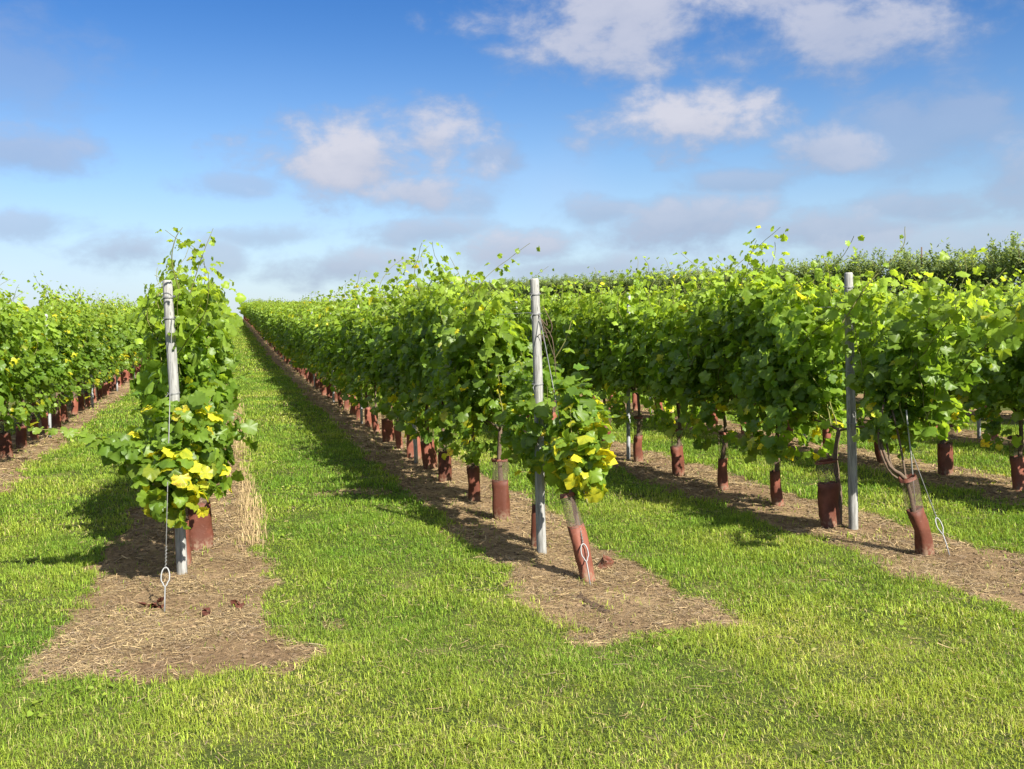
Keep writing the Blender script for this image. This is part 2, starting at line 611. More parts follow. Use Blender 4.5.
parts = []
for (r0, r1, dn, hm, wm) in ((2.9, 5.6, 10500, .033, .0030), (5.6, 9, 6000, .039, .0043), (9, 16, 2200, .050, .0075), (16, 34, 700, .058, .014), (34, 132, 150, .07, .034)):
    x, y = polar_points(r0, r1, dn)
    keep = (x < 13) & (x > -6.2)
    if r0 >= 16:
        keep &= (x < 9.5) & (x > -3.4)
    if r0 >= 34:
        keep &= (x < 4.4)
    keep &= y < 131
    x, y = x[keep], y[keep]
    b = bare_mask(x, y)
    patch = fbm(x * 1.1, y * 1.1, 71, 3)
    fine = fbm(x * 7, y * 7, 83, 3)
    keep = RNG.random(len(x)) > np.clip(b * 1.35 - 0.2, 0, .97 - .05 * (patch > .62)) + 0.40 * np.clip((fine - .52) * 6, 0, 1)
    x, y, b, patch, fine = x[keep], y[keep], b[keep], patch[keep], fine[keep]
    n = len(x)
    tuft = fbm(x * 3.3, y * 3.3, 97, 2)
    h = hm * RNG.uniform(.45, 1.35, n) * (0.35 + 1.3 * tuft) * (1 + .35 * np.clip(1 - np.abs(b - .35) * 4, 0, 1))
    wd = wm * RNG.uniform(.7, 1.3, n)
    lean = RNG.uniform(.15, 1.5, n)
    # the headland turf is mown shorter and yellower than the lanes
    head = np.clip((6.2 - y) / 2.2, 0, 1)
    yg = np.clip(.30 + 1.1 * (patch - .5) + .28 * head + RNG.normal(0, .17, n), 0, 1)
    dry = (RNG.random(n) < (.03 + .10 * head + .4 * np.clip(patch - .60, 0, 1) * 3)) * RNG.uniform(.5, 1, n)
    tint = np.stack([RNG.uniform(.55, 1.3, n) * (.8 + .4 * fine), yg, dry], 1)
    parts.append(blades(x, y, h, wd, lean, tint))


def merge(parts):
    off, Vs, Fs, Cs = 0, [], [], []
    for v, f, c in parts:
        Vs.append(v)
        Fs.append(f + off)
        Cs.append(c)
        off += len(v)
    return np.concatenate(Vs), np.concatenate(Fs), np.concatenate(Cs)


gv, gf, gc = merge(parts)
tag(link('grass', mesh_np('grass', gv, F=gf, color=gc, mats=(M_GRASS,))), kind='stuff')


def litter(x, y, ln, wd, tint, lift):
    n = len(x)
    z = ground_z(x, y) + lift
    yaw = RNG.uniform(0, 2 * np.pi, n)
    pit = RNG.normal(0, .16, n)
    d = np.stack([np.cos(yaw) * np.cos(pit), np.sin(yaw) * np.cos(pit), np.sin(pit)], 1)
    u = np.stack([-np.sin(yaw), np.cos(yaw), RNG.normal(0, .3, n)], 1)
    p = np.stack([x, y, z], 1)
    L, W = ln[:, None] / 2, wd[:, None] / 2
    bend = np.stack([RNG.normal(0, .12, n), RNG.normal(0, .12, n), np.zeros(n)], 1) * ln[:, None]
    Vb = np.stack([p - d * L - u * W, p - d * L + u * W, p + bend + u * W, p + bend - u * W, p + d * L + u * W * .4, p + d * L - u * W * .4], 1).reshape(-1, 3)
    k = np.arange(n)[:, None] * 6
    F = np.concatenate([k + np.array([0, 1, 2]), k + np.array([0, 2, 3]), k + np.array([3, 2, 4]), k + np.array([3, 4, 5])], 0)
    return Vb, F, np.repeat(tint, 6, axis=0)


parts = []
for (r0, r1, dn, lm, wm) in ((3.5, 7.5, 8000, .062, .0024), (7.5, 13, 2600, .08, .0042), (13, 26, 500, .11, .009)):
    x, y = polar_points(r0, r1, dn)
    b = bare_mask(x, y)
    pa = fbm(x * 3, y * 3, 91, 3)
    keep = ((b > .35) | (RNG.random(len(x)) < .05)) & (x < 12) & (x > -5) & (RNG.random(len(x)) < np.clip((pa - .25) * 2.2, .1, 1))
    x, y, pa = x[keep], y[keep], pa[keep]
    n = len(x)
    tint = np.stack([RNG.uniform(.5, 1.25, n), np.clip(RNG.normal(.52, .34, n) + (pa - .5), 0, 1), (RNG.random(n) < .28) * .8], 1)
    parts.append(litter(x, y, lm * RNG.uniform(.35, 1.5, n), wm * RNG.uniform(.6, 1.5, n), tint, RNG.uniform(.002, .014, n)))
lv, lf, lc = merge(parts)
tag(link('straw_litter', mesh_np('straw_litter', lv, F=lf, color=lc, mats=(M_STRAW,))), kind='stuff')

# low broad-leaved weeds and clover in the turf and on the strips' edges
WX, WY = [], []
cxs, cys = polar_points(3.2, 13, 7)
sel = (cxs < 9) & (cxs > -4) & (RNG.random(len(cxs)) < .05 + .32 * (fbm(cxs, cys, 131, 3) > .54)) & (bare_mask(cxs, cys) < .3)
for a_, b_ in zip(cxs[sel], cys[sel]):
    q_ = int(RNG.integers(5, 26))
    sp_ = RNG.uniform(.03, .14)
    WX.append(RNG.normal(a_, sp_, q_))
    WY.append(RNG.normal(b_, sp_, q_))
WX, WY = np.concatenate(WX), np.concatenate(WY)
WEED_XY = (WX, WY)

# dry standing grass along the right edge of the left strip
x = np.concatenate([RNG.normal(.13, .05, 900), RNG.normal(.16, .06, 2600)])
y = np.concatenate([RNG.normal(7.1, .25, 900), 6.8 + 16 * RNG.random(2600) ** 1.6])
keep = RNG.random(len(x)) < np.clip((fbm(x * 2, y * 1.1, 55, 3) - .35) * 4, 0, 1)
x, y = x[keep], y[keep]
n = len(x)
tint = np.stack([RNG.uniform(.8, 1.3, n), RNG.uniform(.75, 1, n), np.zeros(n)], 1)
tv, tf, tcn_ = blades(x, y, RNG.uniform(.05, .145, n), RNG.uniform(.003, .006, n), RNG.uniform(.1, .9, n), tint)
tag(link('dry_grass', mesh_np('dry_grass', tv, F=tf, color=tcn_, mats=(M_STRAW,))), kind='stuff')


# earth clods: small rough lumps scattered over the bare strips, a dense line of darker ones stands in for a crack by the middle strip's end
def lump(rng, r):
    n1, n2 = 7, 5
    Vv = [(0, 0, -r * .4)]
    for i in range(1, n2):
        t = math.pi * i / n2
        for j in range(n1):
            a = 2 * math.pi * j / n1
            q = r * rng.uniform(.65, 1.2)
            Vv.append((q * math.sin(t) * math.cos(a), q * math.sin(t) * math.sin(a), -q * .55 * math.cos(t)))
    Vv.append((0, 0, r * .5))
    P = []
    for j in range(n1):
        P.append((0, 1 + (j + 1) % n1, 1 + j))
        P.append((1 + (n2 - 2) * n1 + j, 1 + (n2 - 2) * n1 + (j + 1) % n1, len(Vv) - 1))
    for i in range(n2 - 2):
        for j in range(n1):
            k = (j + 1) % n1
            P.append((1 + i * n1 + j, 1 + i * n1 + k, 1 + (i + 1) * n1 + k, 1 + (i + 1) * n1 + j))
    return np.array(Vv), P


def clod_mat():
    m, t = new_mat('earth_clod')
    a = attr(t)
    g = t.n('ShaderNodeNewGeometry')
    n = t.noise(g.outputs['Position'], 60., 4.)
    return finish(m, t, t.mix(a[1], t.mix(n, (.035, .024, .016), (.09, .062, .04)), t.mix(n, (.10, .064, .036), (.25, .175, .10))), 0.95, 0.1, bump=n, bump_d=.01)


M_CLOD = clod_mat()
rng = np.random.default_rng(21)
mb = MB()
x, y = polar_points(3.8, 14, 130)
b = bare_mask(x, y)
keep = (b > .6) & (x < 9) & (x > -4)
for px_, py_ in zip(x[keep], y[keep]):
    v, p = lump(rng, rng.uniform(.006, .02) * (1.5 if rng.random() < .07 else 1))
    mb.add(v + [px_, py_, float(ground_z(px_, py_)) + .002], p, (1, float(rng.uniform(.4, 1)), 0))
for i in range(46):
    t_ = rng.random()
    px_, py_ = 1.985 + .03 * t_ + rng.normal(0, .016), 5.60 - .38 * t_ + rng.normal(0, .02)
    v, p = lump(rng, rng.uniform(.008, .024))
    mb.add(v + [px_, py_, float(ground_z(px_, py_)) + .003], p, (1, 0, 0))
tag(link('dirt', mb.mesh('dirt', (M_CLOD,), False)), kind='stuff')

# ------------------------------------------------------------------ leaves
_half = [(.14, -.07), (.33, -.06), (.45, .08), (.52, .22), (.47, .34), (.58, .50), (.50, .62), (.38, .67), (.29, .82), (.14, .92)]
_out = [(0, .10)] + _half + [(0, 1.0)] + [(-a, b) for a, b in _half[::-1]]
_tv = np.array([(0, .36)] + _out)
T_X, T_Y = _tv[:, 0], _tv[:, 1] - .08
T_F = np.array([(0, 1 + i, 1 + (i + 1) % len(_out)) for i in range(len(_out))])
T_F = T_F[:, ::-1].copy()
_sv = np.array([(0, .35), (0, 0), (.45, .05), (.52, .5), (0, 1), (-.52, .5), (-.45, .05)])
S_X, S_Y = _sv[:, 0], _sv[:, 1]
S_F = np.array([(0, 2, 1), (0, 3, 2), (0, 4, 3), (0, 5, 4), (0, 6, 5), (0, 1, 6)])
D_X, D_Y = np.array([0, .5, 0, -.5]), np.array([0, .45, 1, .45])
D_F = np.array([(0, 2, 1), (0, 3, 2)])
O_X, O_Y = np.array([0, .2, 0, -.2]), np.array([0, .45, 1, .45])


def unit(a):
    return a / (np.linalg.norm(a, axis=-1, keepdims=True) + 1e-9)


def build_leaves(rng, P, N, T, S, Cc, tx, ty, tf, curl=.45):
    """places a flat leaf outline at each point: N leaf normal, T direction of the tip"""
    n = len(P)
    N = unit(N)
    T = unit(T - N * (T * N).sum(1, keepdims=True))
    X = np.cross(T, N)
    cu = rng.normal(curl, curl * .8, (n, 1))
    fo = rng.normal(.28, .28, (n, 1))
    wv = rng.normal(0, .075, (n, len(tx)))
    z = -cu * ((ty - .35) ** 2)[None] - fo * np.abs(tx)[None] * .8 + wv
    S = S[:, None]
    V = P[:, None, :] + (S * tx[None])[..., None] * X[:, None, :] + (S * ty[None])[..., None] * T[:, None, :] + (S * z)[..., None] * N[:, None, :]
    k = (np.arange(n) * len(tx))[:, None, None]
    F = (tf[None] + k).reshape(-1, 3)
    return V.reshape(-1, 3), F, np.repeat(Cc, len(tx), axis=0)


_n = len(WEED_XY[0])
_P = np.stack([WEED_XY[0], WEED_XY[1], ground_z(*WEED_XY) + RNG.uniform(.012, .042, _n)], 1)
_v, _f, _c = build_leaves(RNG, _P, RNG.normal(0, .35, (_n, 3)) + [0, 0, 1], RNG.normal(0, 1, (_n, 3)) * [1, 1, .2], RNG.uniform(.012, .030, _n),
                          np.stack([RNG.uniform(.6, 1.1, _n), RNG.uniform(.15, .6, _n), (RNG.random(_n) < .04) * .7], 1), S_X, S_Y, S_F, .3)
tag(link('weeds', mesh_np('weeds', _v, F=_f, color=_c, mats=(M_GRASS,), smooth=True)), kind='stuff')


def leaf_colors(rng, z, tipf, yellow):
    n = len(z)
    g = np.clip(.25 + .42 * np.clip((z - 1.35) / .8, 0, 1) + .45 * tipf ** 2 + rng.normal(0, .14, n), 0, 1)
    yl = (rng.random(n) < yellow) * rng.uniform(.12, 1, n) ** .8
    return np.stack([rng.uniform(.75, 1.25, n), g, yl], 1)


def canopy(rng, n_shoot=13, n_fill=340, zlow=.62, ztop=2.02, half=.47, thick=.24, yellow=.02, size=.097, tall=.18, y0=0.0):
    """leaf placements (P,N,T,S,C) and cane paths of one trained vine; x across the row, y along it"""
    P, N, T, S, Cc, canes = [], [], [], [], [], []
    for i in range(n_shoot):
        yy = y0 + -half + 2 * half * (i + rng.random()) / n_shoot
        top = ztop + rng.normal(0, .07) + (rng.uniform(.12, .46) if rng.random() < tall else 0)
        node = np.array([rng.normal(0, .03), yy, .80])
        path = [node.copy()]
        vel = np.array([rng.normal(0, .4), rng.normal(0, .25), 1.0])
        while node[2] < top:
            vel[:2] += rng.normal(0, .18, 2)
            vel[0] -= node[0] * .9
            node = node + unit(vel) * .056
            path.append(node.copy())
            if len(path) > 48:
                break
        path = np.array(path)
        canes.append(path)
        m = len(path)
        for j in range(1, m):
            t = j / m
            for rep in range(2 if t < .9 else 1):
                az = rng.normal(0 if (j + rep) % 2 else math.pi, .9)
                d = np.array([math.cos(az), math.sin(az) * .8, rng.normal(.1, .25)])
                s = size * (1 - .62 * max(0, (path[j][2] - 1.75) / .6)) * rng.uniform(.72, 1.15)
                s = max(s, .035)
                P.append(path[j] + d * rng.uniform(.05, .15))
                N.append(d * .6 + np.array([0, -.1, .5]) + rng.normal(0, .48, 3))
                T.append(d * .5 + np.array([0, 0, -.75]) + rng.normal(0, .35, 3))
                S.append(s)
                Cc.append((path[j][2], t))
    # leaves of side shoots fill the two faces of the hedge, in uneven clumps
    k = 0
    px, py = rng.uniform(0, 50, 2)
    while k < n_fill:
        zz = rng.uniform(zlow - .05, ztop - .02)
        wy = half * min(1.0, .42 + .75 * (zz - zlow + .05))
        yy = y0 + wy * np.clip(rng.normal(0, .5), -1.1, 1.1)
        side = 1 if rng.random() < .5 else -1
        nn = fbm(np.array([yy * 2.6 + px + side * 9]), np.array([zz * 2.6 + py]), 3, 2)[0]
        if rng.random() > (nn - .12) * 2.1 or (zz < .8 and rng.random() > .60):
            continue
        xx = side * (thick * (.15 + 1.35 * nn) + rng.normal(0, .05)) * (1 - .35 * max(0, (zz - 1.5) / .6))
        if rng.random() < .16:
            xx += side * rng.uniform(.04, .14)
        P.append((xx, yy, zz))
        N.append(np.array([side * .75, -.12, .45]) + rng.normal(0, .5, 3))
        T.append(np.array([side * .3, 0, -.85]) + rng.normal(0, .4, 3))
        S.append(size * rng.uniform(.45, 1.3))
        Cc.append((zz, rng.random() * .35))
        k += 1
    zt = np.array(Cc)
    col = leaf_colors(rng, zt[:, 0], zt[:, 1], yellow + .10 * np.clip((1.0 - zt[:, 0]) / .4, 0, 1))
    return [np.array(P, float), np.array(N, float), np.array(T, float), np.array(S, float), col], canes


def cluster(rng, center, rad, n, yellow=.05, size=.096, out=.65, young_or_lit=0.0):
    """an ellipsoidal bunch of leaves facing outward"""
    n = int(n * 1.6)
    c, r = np.array(center, float), np.array(rad, float)
    d = unit(rng.normal(0, 1, (n, 3)))
    q = rng.uniform(.35, 1.08, (n, 1)) ** .6
    P = c + d * r * q
    N = d * out + np.array([0, -.1, .45]) + rng.normal(0, .48, (n, 3))
    T = d * np.array([.5, .5, 0]) + np.array([0, 0, -.75]) + rng.normal(0, .35, (n, 3))
    S = size * rng.uniform(.45, 1.25, n)
    col = leaf_colors(rng, P[:, 2], rng.random(n) * .3 + young_or_lit, yellow)  # raised tone paints sunlight on the bunch into its leaf colour
    return [P, N, T, S, col]


def whip(rng, pts, size=.07, step=.075):
    """leaves along one long free shoot, shrinking to its tip"""
    path = spline(pts, 40)
    ln = np.concatenate([[0], np.cumsum(np.linalg.norm(np.diff(path, axis=0), axis=1))])
    P, N, T, S, Z = [], [], [], [], []
    for i, s in enumerate(np.arange(.03, ln[-1], step)):
        j = min(int(np.searchsorted(ln, s)), 39)
        t = s / ln[-1]
        az = i * 2.6 + rng.normal(0, .4)
        d = np.array([math.cos(az), math.sin(az), .2])
        sz = size * (1.05 - .75 * t) * rng.uniform(.8, 1.2)
        P.append(path[j] + d * sz * .5)
        N.append(d * .4 + np.array([0, -.3, .6]) + rng.normal(0, .35, 3))
        T.append(d + np.array([0, 0, -.5]) + rng.normal(0, .2, 3))
        S.append(sz)
        Z.append((path[j][2], .35 + .65 * t))
    Z = np.array(Z)
    return [np.array(P), np.array(N), np.array(T), np.array(S), leaf_colors(rng, Z[:, 0], Z[:, 1], .02)], path


def cat(*sets):
    return [np.concatenate([s[i] for s in sets]) for i in range(5)]


def foliage_mesh(rng, L, tx=T_X, ty=T_Y, tf=T_F):
    v, f, c = build_leaves(rng, L[0], L[1], L[2], L[3], L[4], tx, ty, tf)
    return mesh_np('foliage', v, F=f, color=c, mats=(M_LEAF,), smooth=True)


def cane_mesh(canes, r0=.0055, thin=.0022):
    mb = MB()
    for p in canes:
        n = len(p)
        mb.tube(p, np.linspace(r0, thin, n), 4, False, (1, .75, 0))
    return mb


def trunk_mesh(rng, h=.78, lean=0.0, r=.021):
    mb = MB()
    pts = spline([(0, 0, -.03), (rng.normal(0, .012), rng.normal(0, .015), h * .35), (rng.normal(0, .02) + lean * .5, rng.normal(0, .02), h * .7), (lean, rng.normal(0, .015), h)], 12)
    mb.tube(pts, np.linspace(r * 1.15, r * .8, 12) * (1 + rng.normal(0, .07, 12)), 8)
    for s in (-1, 1):
        a = spline([(lean, 0, h - .02), (rng.normal(0, .02), s * .2, h + rng.uniform(.02, .09)), (rng.normal(0, .02), s * .52, h + rng.uniform(-.03, .05))], 9)
        mb.tube(a, np.linspace(.010, .006, 9), 6)
    return mb.mesh('trunk', (M_CANE,))


N_VAR = 9
NEAR_TPL = []
VARS = []
for i in range(N_VAR):
    rng = np.random.default_rng(100 + i)
    L, canes = canopy(rng, yellow=.012, thick=.21 + .03 * (i % 3), tall=.42, ztop=1.76 + .04 * (i % 3), zlow=.50 + .06 * (i % 2))
    NEAR_TPL.append(build_leaves(np.random.default_rng(i), *L, T_X, T_Y, T_F))
    VARS.append((foliage_mesh(rng, L), cane_mesh(canes).mesh('canes', (M_CANE,)), trunk_mesh(rng)))
VARS_YEL = []
for i in range(3):                       # the outermost left row carries more yellowing leaves low down
    rng = np.random.default_rng(140 + i)
    L, canes = canopy(rng, yellow=.05, zlow=.52, thick=.28, ztop=1.95)
    VARS_YEL.append((foliage_mesh(rng, L), cane_mesh(canes).mesh('canes', (M_CANE,)), trunk_mesh(rng)))

ROW_PHRASE = {0: 'the row beyond the left edge row', 1: 'the row at the left edge', 2: 'the row behind the left end post',
              3: 'the row behind the middle end post', 4: 'the row behind the right end post',
              5: 'the first row right of the right end post', 6: 'the second row right of the right end post',
              7: 'the third row right of the right end post', 8: 'the fourth row right of the right end post', 9: 'the last row before the orchard'}
ORD = ('first second third fourth fifth sixth seventh eighth ninth tenth eleventh twelfth thirteenth fourteenth fifteenth sixteenth '
       'seventeenth eighteenth nineteenth twentieth').split()
PITCH = 1.02
# where the vines stand along each row
VINES = {}
for k in range(len(ROWS)):
    rng = np.random.default_rng(300 + k)
    if k == 2:
        ysr = [7.24, 7.80]
        nxt = 8.9
    elif k == 3:
        ysr = [5.94, 7.02, 8.03, 9.02, 10.3, 11.13]
        nxt = 12.2
    elif k == 4:
        ysr = [5.76, 6.77, 7.68, 8.68, 9.68, 10.75, 11.87]
        nxt = 12.9
    elif k == 5:
        ysr = [5.6, 6.6, 7.59, 8.59, 9.6]
        nxt = 10.6
    else:
        ysr = []
        nxt = 6.6 if k < 2 else 5.7
        if k == 1:
            nxt = 7.4
    while nxt < ROW_END:
        ysr.append(nxt + rng.normal(0, .05))
        nxt += PITCH
    VINES[k] = ysr

# which vines are individuals: those that show largest
cand = []
for k, L in enumerate(ROWS):
    for i, yv in enumerate(VINES[k]):
        az = math.degrees(math.atan2(L, yv))
        if not -16.5 < az < 51:
            continue
        wgt = {0: 4.0, 1: .7, 2: 1.3, 3: .62, 4: .8, 5: 1.1, 6: 1.7, 7: 2.4, 8: 3.2, 9: 3.6}[k]
        cand.append((math.hypot(L, yv) * wgt, k, i))
cand.sort()
SOLO = {(k, i) for _, k, i in cand[:292]}
GUARD_SOLO = {(k, i) for _, k, i in cand[:286] if k < 9}


def place_vine(k, i, yv, fol, can, trk, label, flip):
    L = ROWS[k]
    t = thing('grapevine', label, 'grapevine', (L, yv, float(terrain(yv))), math.pi if flip else 0.0, 'grapevines trained in rows')
    link('trunk', trk, t)
    link('canes', can, t)
    link('foliage', fol, t)
    return t


# ---- the hand-shaped vines at the row ends (local coordinates, vine at the origin)
def special_vine(k, i, L, canes, trunk_mb, label, extra=()):
    yv = VINES[k][i]
    t = thing('grapevine', label, 'grapevine', (ROWS[k], yv, float(terrain(yv))), 0.0, 'grapevines trained in rows')
    link('trunk', trunk_mb, t)
    rng = np.random.default_rng(900 + k * 10 + i)
    link('canes', cane_mesh(canes).mesh('canes', (M_CANE,)), t)
    link('foliage', foliage_mesh(rng, L), t)
    return t


SPECIAL = set()
# left row end: a tall tuft over the post, a low yellowing skirt in front of it, one shoot reaching left over the lane
rng = np.random.default_rng(51)
L0, canes0 = canopy(rng, n_shoot=10, n_fill=330, half=.34, ztop=2.02, zlow=.55, thick=.18, yellow=.01, y0=.62, tall=0.0)
L0[0][:, 0] += .06 - .10 * (L0[0][:, 0] < -.12)
L0[0][L0[0][:, 0] < -.14, 0] += .20
w1, p1 = whip(rng, [(.04, .15, 1.9), (.0, .05, 2.12), (.03, .0, 2.27), (.08, 0, 2.35)], .10, .06)
w2, p2 = whip(rng, [(.1, .3, 1.9), (.19, .2, 2.15), (.28, .15, 2.36)], .085)
w3, p3 = whip(rng, [(-.05, -.45, .85), (-.32, -.5, .93), (-.58, -.5, 1.02), (-.82, -.52, 1.06)], .13, .022)
w4, p4 = whip(rng, [(-.1, -.3, .8), (-.35, -.3, .86), (-.5, -.35, .93)], .115, .035)
low = cluster(rng, (.02, -.42, .95), (.22, .26, .40), 150, .09, young_or_lit=.25)  # leaf colour lightened as if sun strikes this near face
low2 = cluster(rng, (-.04, -.62, .74), (.17, .16, .26), 66, .22, .10, young_or_lit=.25)
yel = cluster(rng, (.0, -.68, .70), (.22, .14, .24), 40, .52, .10, young_or_lit=.4)
sid = cluster(rng, (-.20, -.4, .88), (.22, .2, .17), 42, .05, young_or_lit=.2)
rig = cluster(rng, (.17, -.2, 1.0), (.15, .3, .4), 60, .04, young_or_lit=.15)
LL = cat(L0, w1, w2, w3, w4, low, low2, yel, sid, rig)
ok = ~((LL[0][:, 1] < -.10) & (LL[0][:, 2] > 1.24) & (np.abs(LL[0][:, 0]) < .17))          # the post's upper half stands clear
special_vine(2, 0, [q_[ok] for q_ in LL], canes0 + [p1, p2, p3, p4], trunk_mesh(rng),
             'tall grapevine wrapped round the left end post, yellow leaves low down, a shoot reaching left')
SPECIAL.add((2, 0))
# middle row end: the last vine is only a low yellow-flecked bush in front of the post
rng = np.random.default_rng(52)
a = cluster(rng, (.0, .25, .82), (.15, .28, .30), 80, .18, young_or_lit=.3)
b = cluster(rng, (.0, .06, .74), (.13, .14, .20), 42, .5, .10, young_or_lit=.4)
c = cluster(rng, (.10, .45, 1.05), (.14, .22, .27), 60, .06, young_or_lit=.25)
d = cluster(rng, (.08, .02, .94), (.09, .10, .18), 20, .5, young_or_lit=.4)
special_vine(3, 0, cat(a, b, c, d), [spline([(0, 0, .5), (.03, .1, .75), (.06, .4, 1.0)], 8), spline([(0, 0, .5), (-.05, .1, .8), (0, .3, 1.1)], 8)],
             MB().tube(spline([(0, .02, 0), (-.025, .09, .3), (-.05, .16, .55), (-.05, .22, .78)], 10), np.linspace(.018, .011, 10), 7).mesh('trunk', (M_CANE,)),
             'low grapevine with bright yellow leaves at the end of the middle row')
SPECIAL.add((3, 0))
rng = np.random.default_rng(53)
a = cluster(rng, (-.02, .0, .86), (.20, .38, .36), 125, .10, young_or_lit=.3)
b = cluster(rng, (.05, .18, 1.22), (.18, .30, .20), 52, .03, young_or_lit=.3)
c = cluster(rng, (.02, -.25, .64), (.17, .2, .14), 24, .35, young_or_lit=.35)
d, pd = whip(rng, [(.1, 0, 1.3), (.2, -.1, 1.5), (.26, -.1, 1.66)], .11)
special_vine(3, 1, cat(a, b, c, d), [spline([(0, 0, .75), (.02, .2, 1.0), (.0, .35, 1.35)], 8), spline([(0, 0, .75), (.02, -.2, 1.0), (.0, -.3, 1.2)], 8), pd], trunk_mesh(rng),
             'half-height grapevine around the foot of the middle end post')
SPECIAL.add((3, 1))
rng = np.random.default_rng(54)
L0, canes0 = canopy(rng, n_shoot=9, n_fill=340, half=.42, ztop=1.70, zlow=.5, thick=.25, yellow=.05, y0=.38, tall=.1)
w1, p1 = whip(rng, [(0, .9, 1.6), (.02, .95, 1.85), (-.03, 1.0, 2.0)], .09)
special_vine(3, 2, cat(L0, w1), canes0 + [p1], trunk_mesh(rng), 'full-height grapevine just behind the middle end post, where the tall canopy begins')
SPECIAL.add((3, 2))
# right row end: canopy right of the post, bare looping canes tied down to the leaning guard
rng = np.random.default_rng(55)
L0, canes0 = canopy(rng, n_shoot=9, n_fill=300, half=.27, ztop=1.80, zlow=.86, thick=.15, yellow=.015, y0=.22, tall=.2)
w1, p1 = whip(rng, [(-.25, .6, 1.6), (-.1, .5, 1.88), (.1, .4, 2.12), (.13, .4, 2.28)], .085, .12)
loops = [spline([(-.125, .05, .50), (-.22, .1, .58), (-.27, .15, .78), (-.2, .2, 1.0), (-.1, .3, 1.1)], 16),
         spline([(-.125, .05, .50), (-.19, .12, .62), (-.18, .18, .85), (-.08, .2, 1.05)], 16),
         spline([(-.12, .05, .50), (-.12, .1, .7), (-.14, .16, .95), (-.12, .3, 1.15)], 16)]
tm = MB().tube(spline([(0, .01, 0), (-.06, .03, .25), (-.125, .05, .52), (-.22, .1, .62), (-.25, .18, .85), (-.15, .3, 1.0)], 18), np.linspace(.017, .008, 18), 7)
for lp in loops:
    tm.tube(lp, .0075, 6)
lowl = cluster(rng, (-.05, .2, .80), (.12, .16, .14), 16, .08, .07, young_or_lit=.3)
special_vine(4, 0, cat(L0, w1, lowl), canes0 + [p1], tm.mesh('trunk', (M_CANE,)), 'grapevine right of the right end post with bare looping canes below its leaves')
SPECIAL.add((4, 0))
rng = np.random.default_rng(56)
L0, canes0 = canopy(rng, half=.48, ztop=1.95, zlow=.55, thick=.27, yellow=.01, y0=.50, tall=.25)
special_vine(4, 1, L0, canes0, trunk_mesh(rng), 'full-height grapevine just behind the right end post')
SPECIAL.add((4, 1))

rng = np.random.default_rng(77)
far_parts = []
FAR_TPL = [cat(canopy(half=.56, zlow=.82,  rng=np.random.default_rng(600 + q), n_shoot=6, n_fill=170, size=.16, yellow=.02, thick=.26, ztop=1.85)[0]) for q in range(4)]
FAR_TPL_SEL = []
for q, L in enumerate(FAR_TPL):
    FAR_TPL_SEL.append(build_leaves(np.random.default_rng(q), *L, D_X, D_Y, D_F))
count_in_row = {}
for k in range(len(ROWS)):
    for i, yv in enumerate(VINES[k]):
        if (k, i) in SPECIAL:
            continue
        if (k, i) in SOLO:
            pool = VARS_YEL if k == 1 else VARS
            fol, can, trk = pool[(i * 5 + k * 3 + int(rng.integers(0, 3))) % len(pool)]
            flip = rng.random() < .5
            vis = [j for j in range(len(VINES[k])) if (k, j) in SOLO]
            o_ = vis.index(i)
            if o_ < 20:
                lab = 'green grapevine, %s from the front of %s' % (ORD[o_], ROW_PHRASE[k])
            else:
                lab = 'distant green grapevine far up %s' % ROW_PHRASE[k]
            t = place_vine(k, i, yv, fol, can, trk, lab, flip)
            s = rng.uniform(.96, 1.05)
            t.scale = (s * rng.uniform(.92, 1.12), 1.0, s * rng.uniform(.97, 1.02) * {1: 1.03, 2: .96, 3: (1.06 if 9.8 < yv < 12 else 1.01), 4: (1.09 if yv < 8.0 else 1.05 if yv < 9.3 else 1.02), 5: .96, 6: .97, 7: .97}.get(k, 1.0))
            if k == 2:
                t.scale[0] *= .72
        else:
            az = math.degrees(math.atan2(ROWS[k], yv))
            if -22 < az < 54:
                v, f, c = NEAR_TPL[i % N_VAR] if math.hypot(ROWS[k], yv) < 17 else FAR_TPL_SEL[int(rng.integers(0, 4))]
                sg = 1 if rng.random() < .5 else -1
                v2 = v * np.array([sg, sg, rng.uniform(.97, 1.04)]) + np.array([ROWS[k], yv, float(terrain(yv))])
                far_parts.append((v2, f, c * np.array([rng.uniform(.9, 1.1), 1, 1])))
fv, ff, fc = merge(far_parts)
tag(link('distant_vine_foliage', mesh_np('distant_vine_foliage', fv, F=ff, color=fc, mats=(M_LEAF,), smooth=True)), kind='stuff')


# ------------------------------------------------------------------ vine guards
def guard_rings(rng, wa, wb, z0, z1, nz, sides, crumple, flare=0.0, power=3.2):
    a = np.arange(sides) * 2 * np.pi / sides
    cs = np.cos(a)
    sn = np.sin(a)
    rr = (np.abs(cs) ** power + np.abs(sn) ** power) ** (-1 / power)
    rings = []
    ph = rng.uniform(0, 6.28, 4)
    for i in range(nz):
        t = i / (nz - 1)
        z = z0 + (z1 - z0) * t
        q = 1 + flare * (t - .5) - crumple * 1.6 * np.exp(-((t - .5 - .3 * math.sin(ph[2])) / .16) ** 2) * np.clip(np.cos(a - ph[3]), 0, 1) + crumple * (.6 * np.sin(2 * a + ph[0] + t * 4) + .4 * np.sin(5 * a + ph[1] - t * 7)) + rng.normal(0, crumple * .25, sides)
        cx_, cy_ = .006 * math.sin(ph[2] + 3 * t), .006 * math.sin(ph[3] + 4 * t)
        zz = z + (rng.normal(0, .004, sides) if i == nz - 1 else 0)
        rings.append(np.stack([cx_ + wa / 2 * rr * cs * q, cy_ + wb / 2 * rr * sn * q, np.full(sides, 0.) + zz], 1))
    return rings


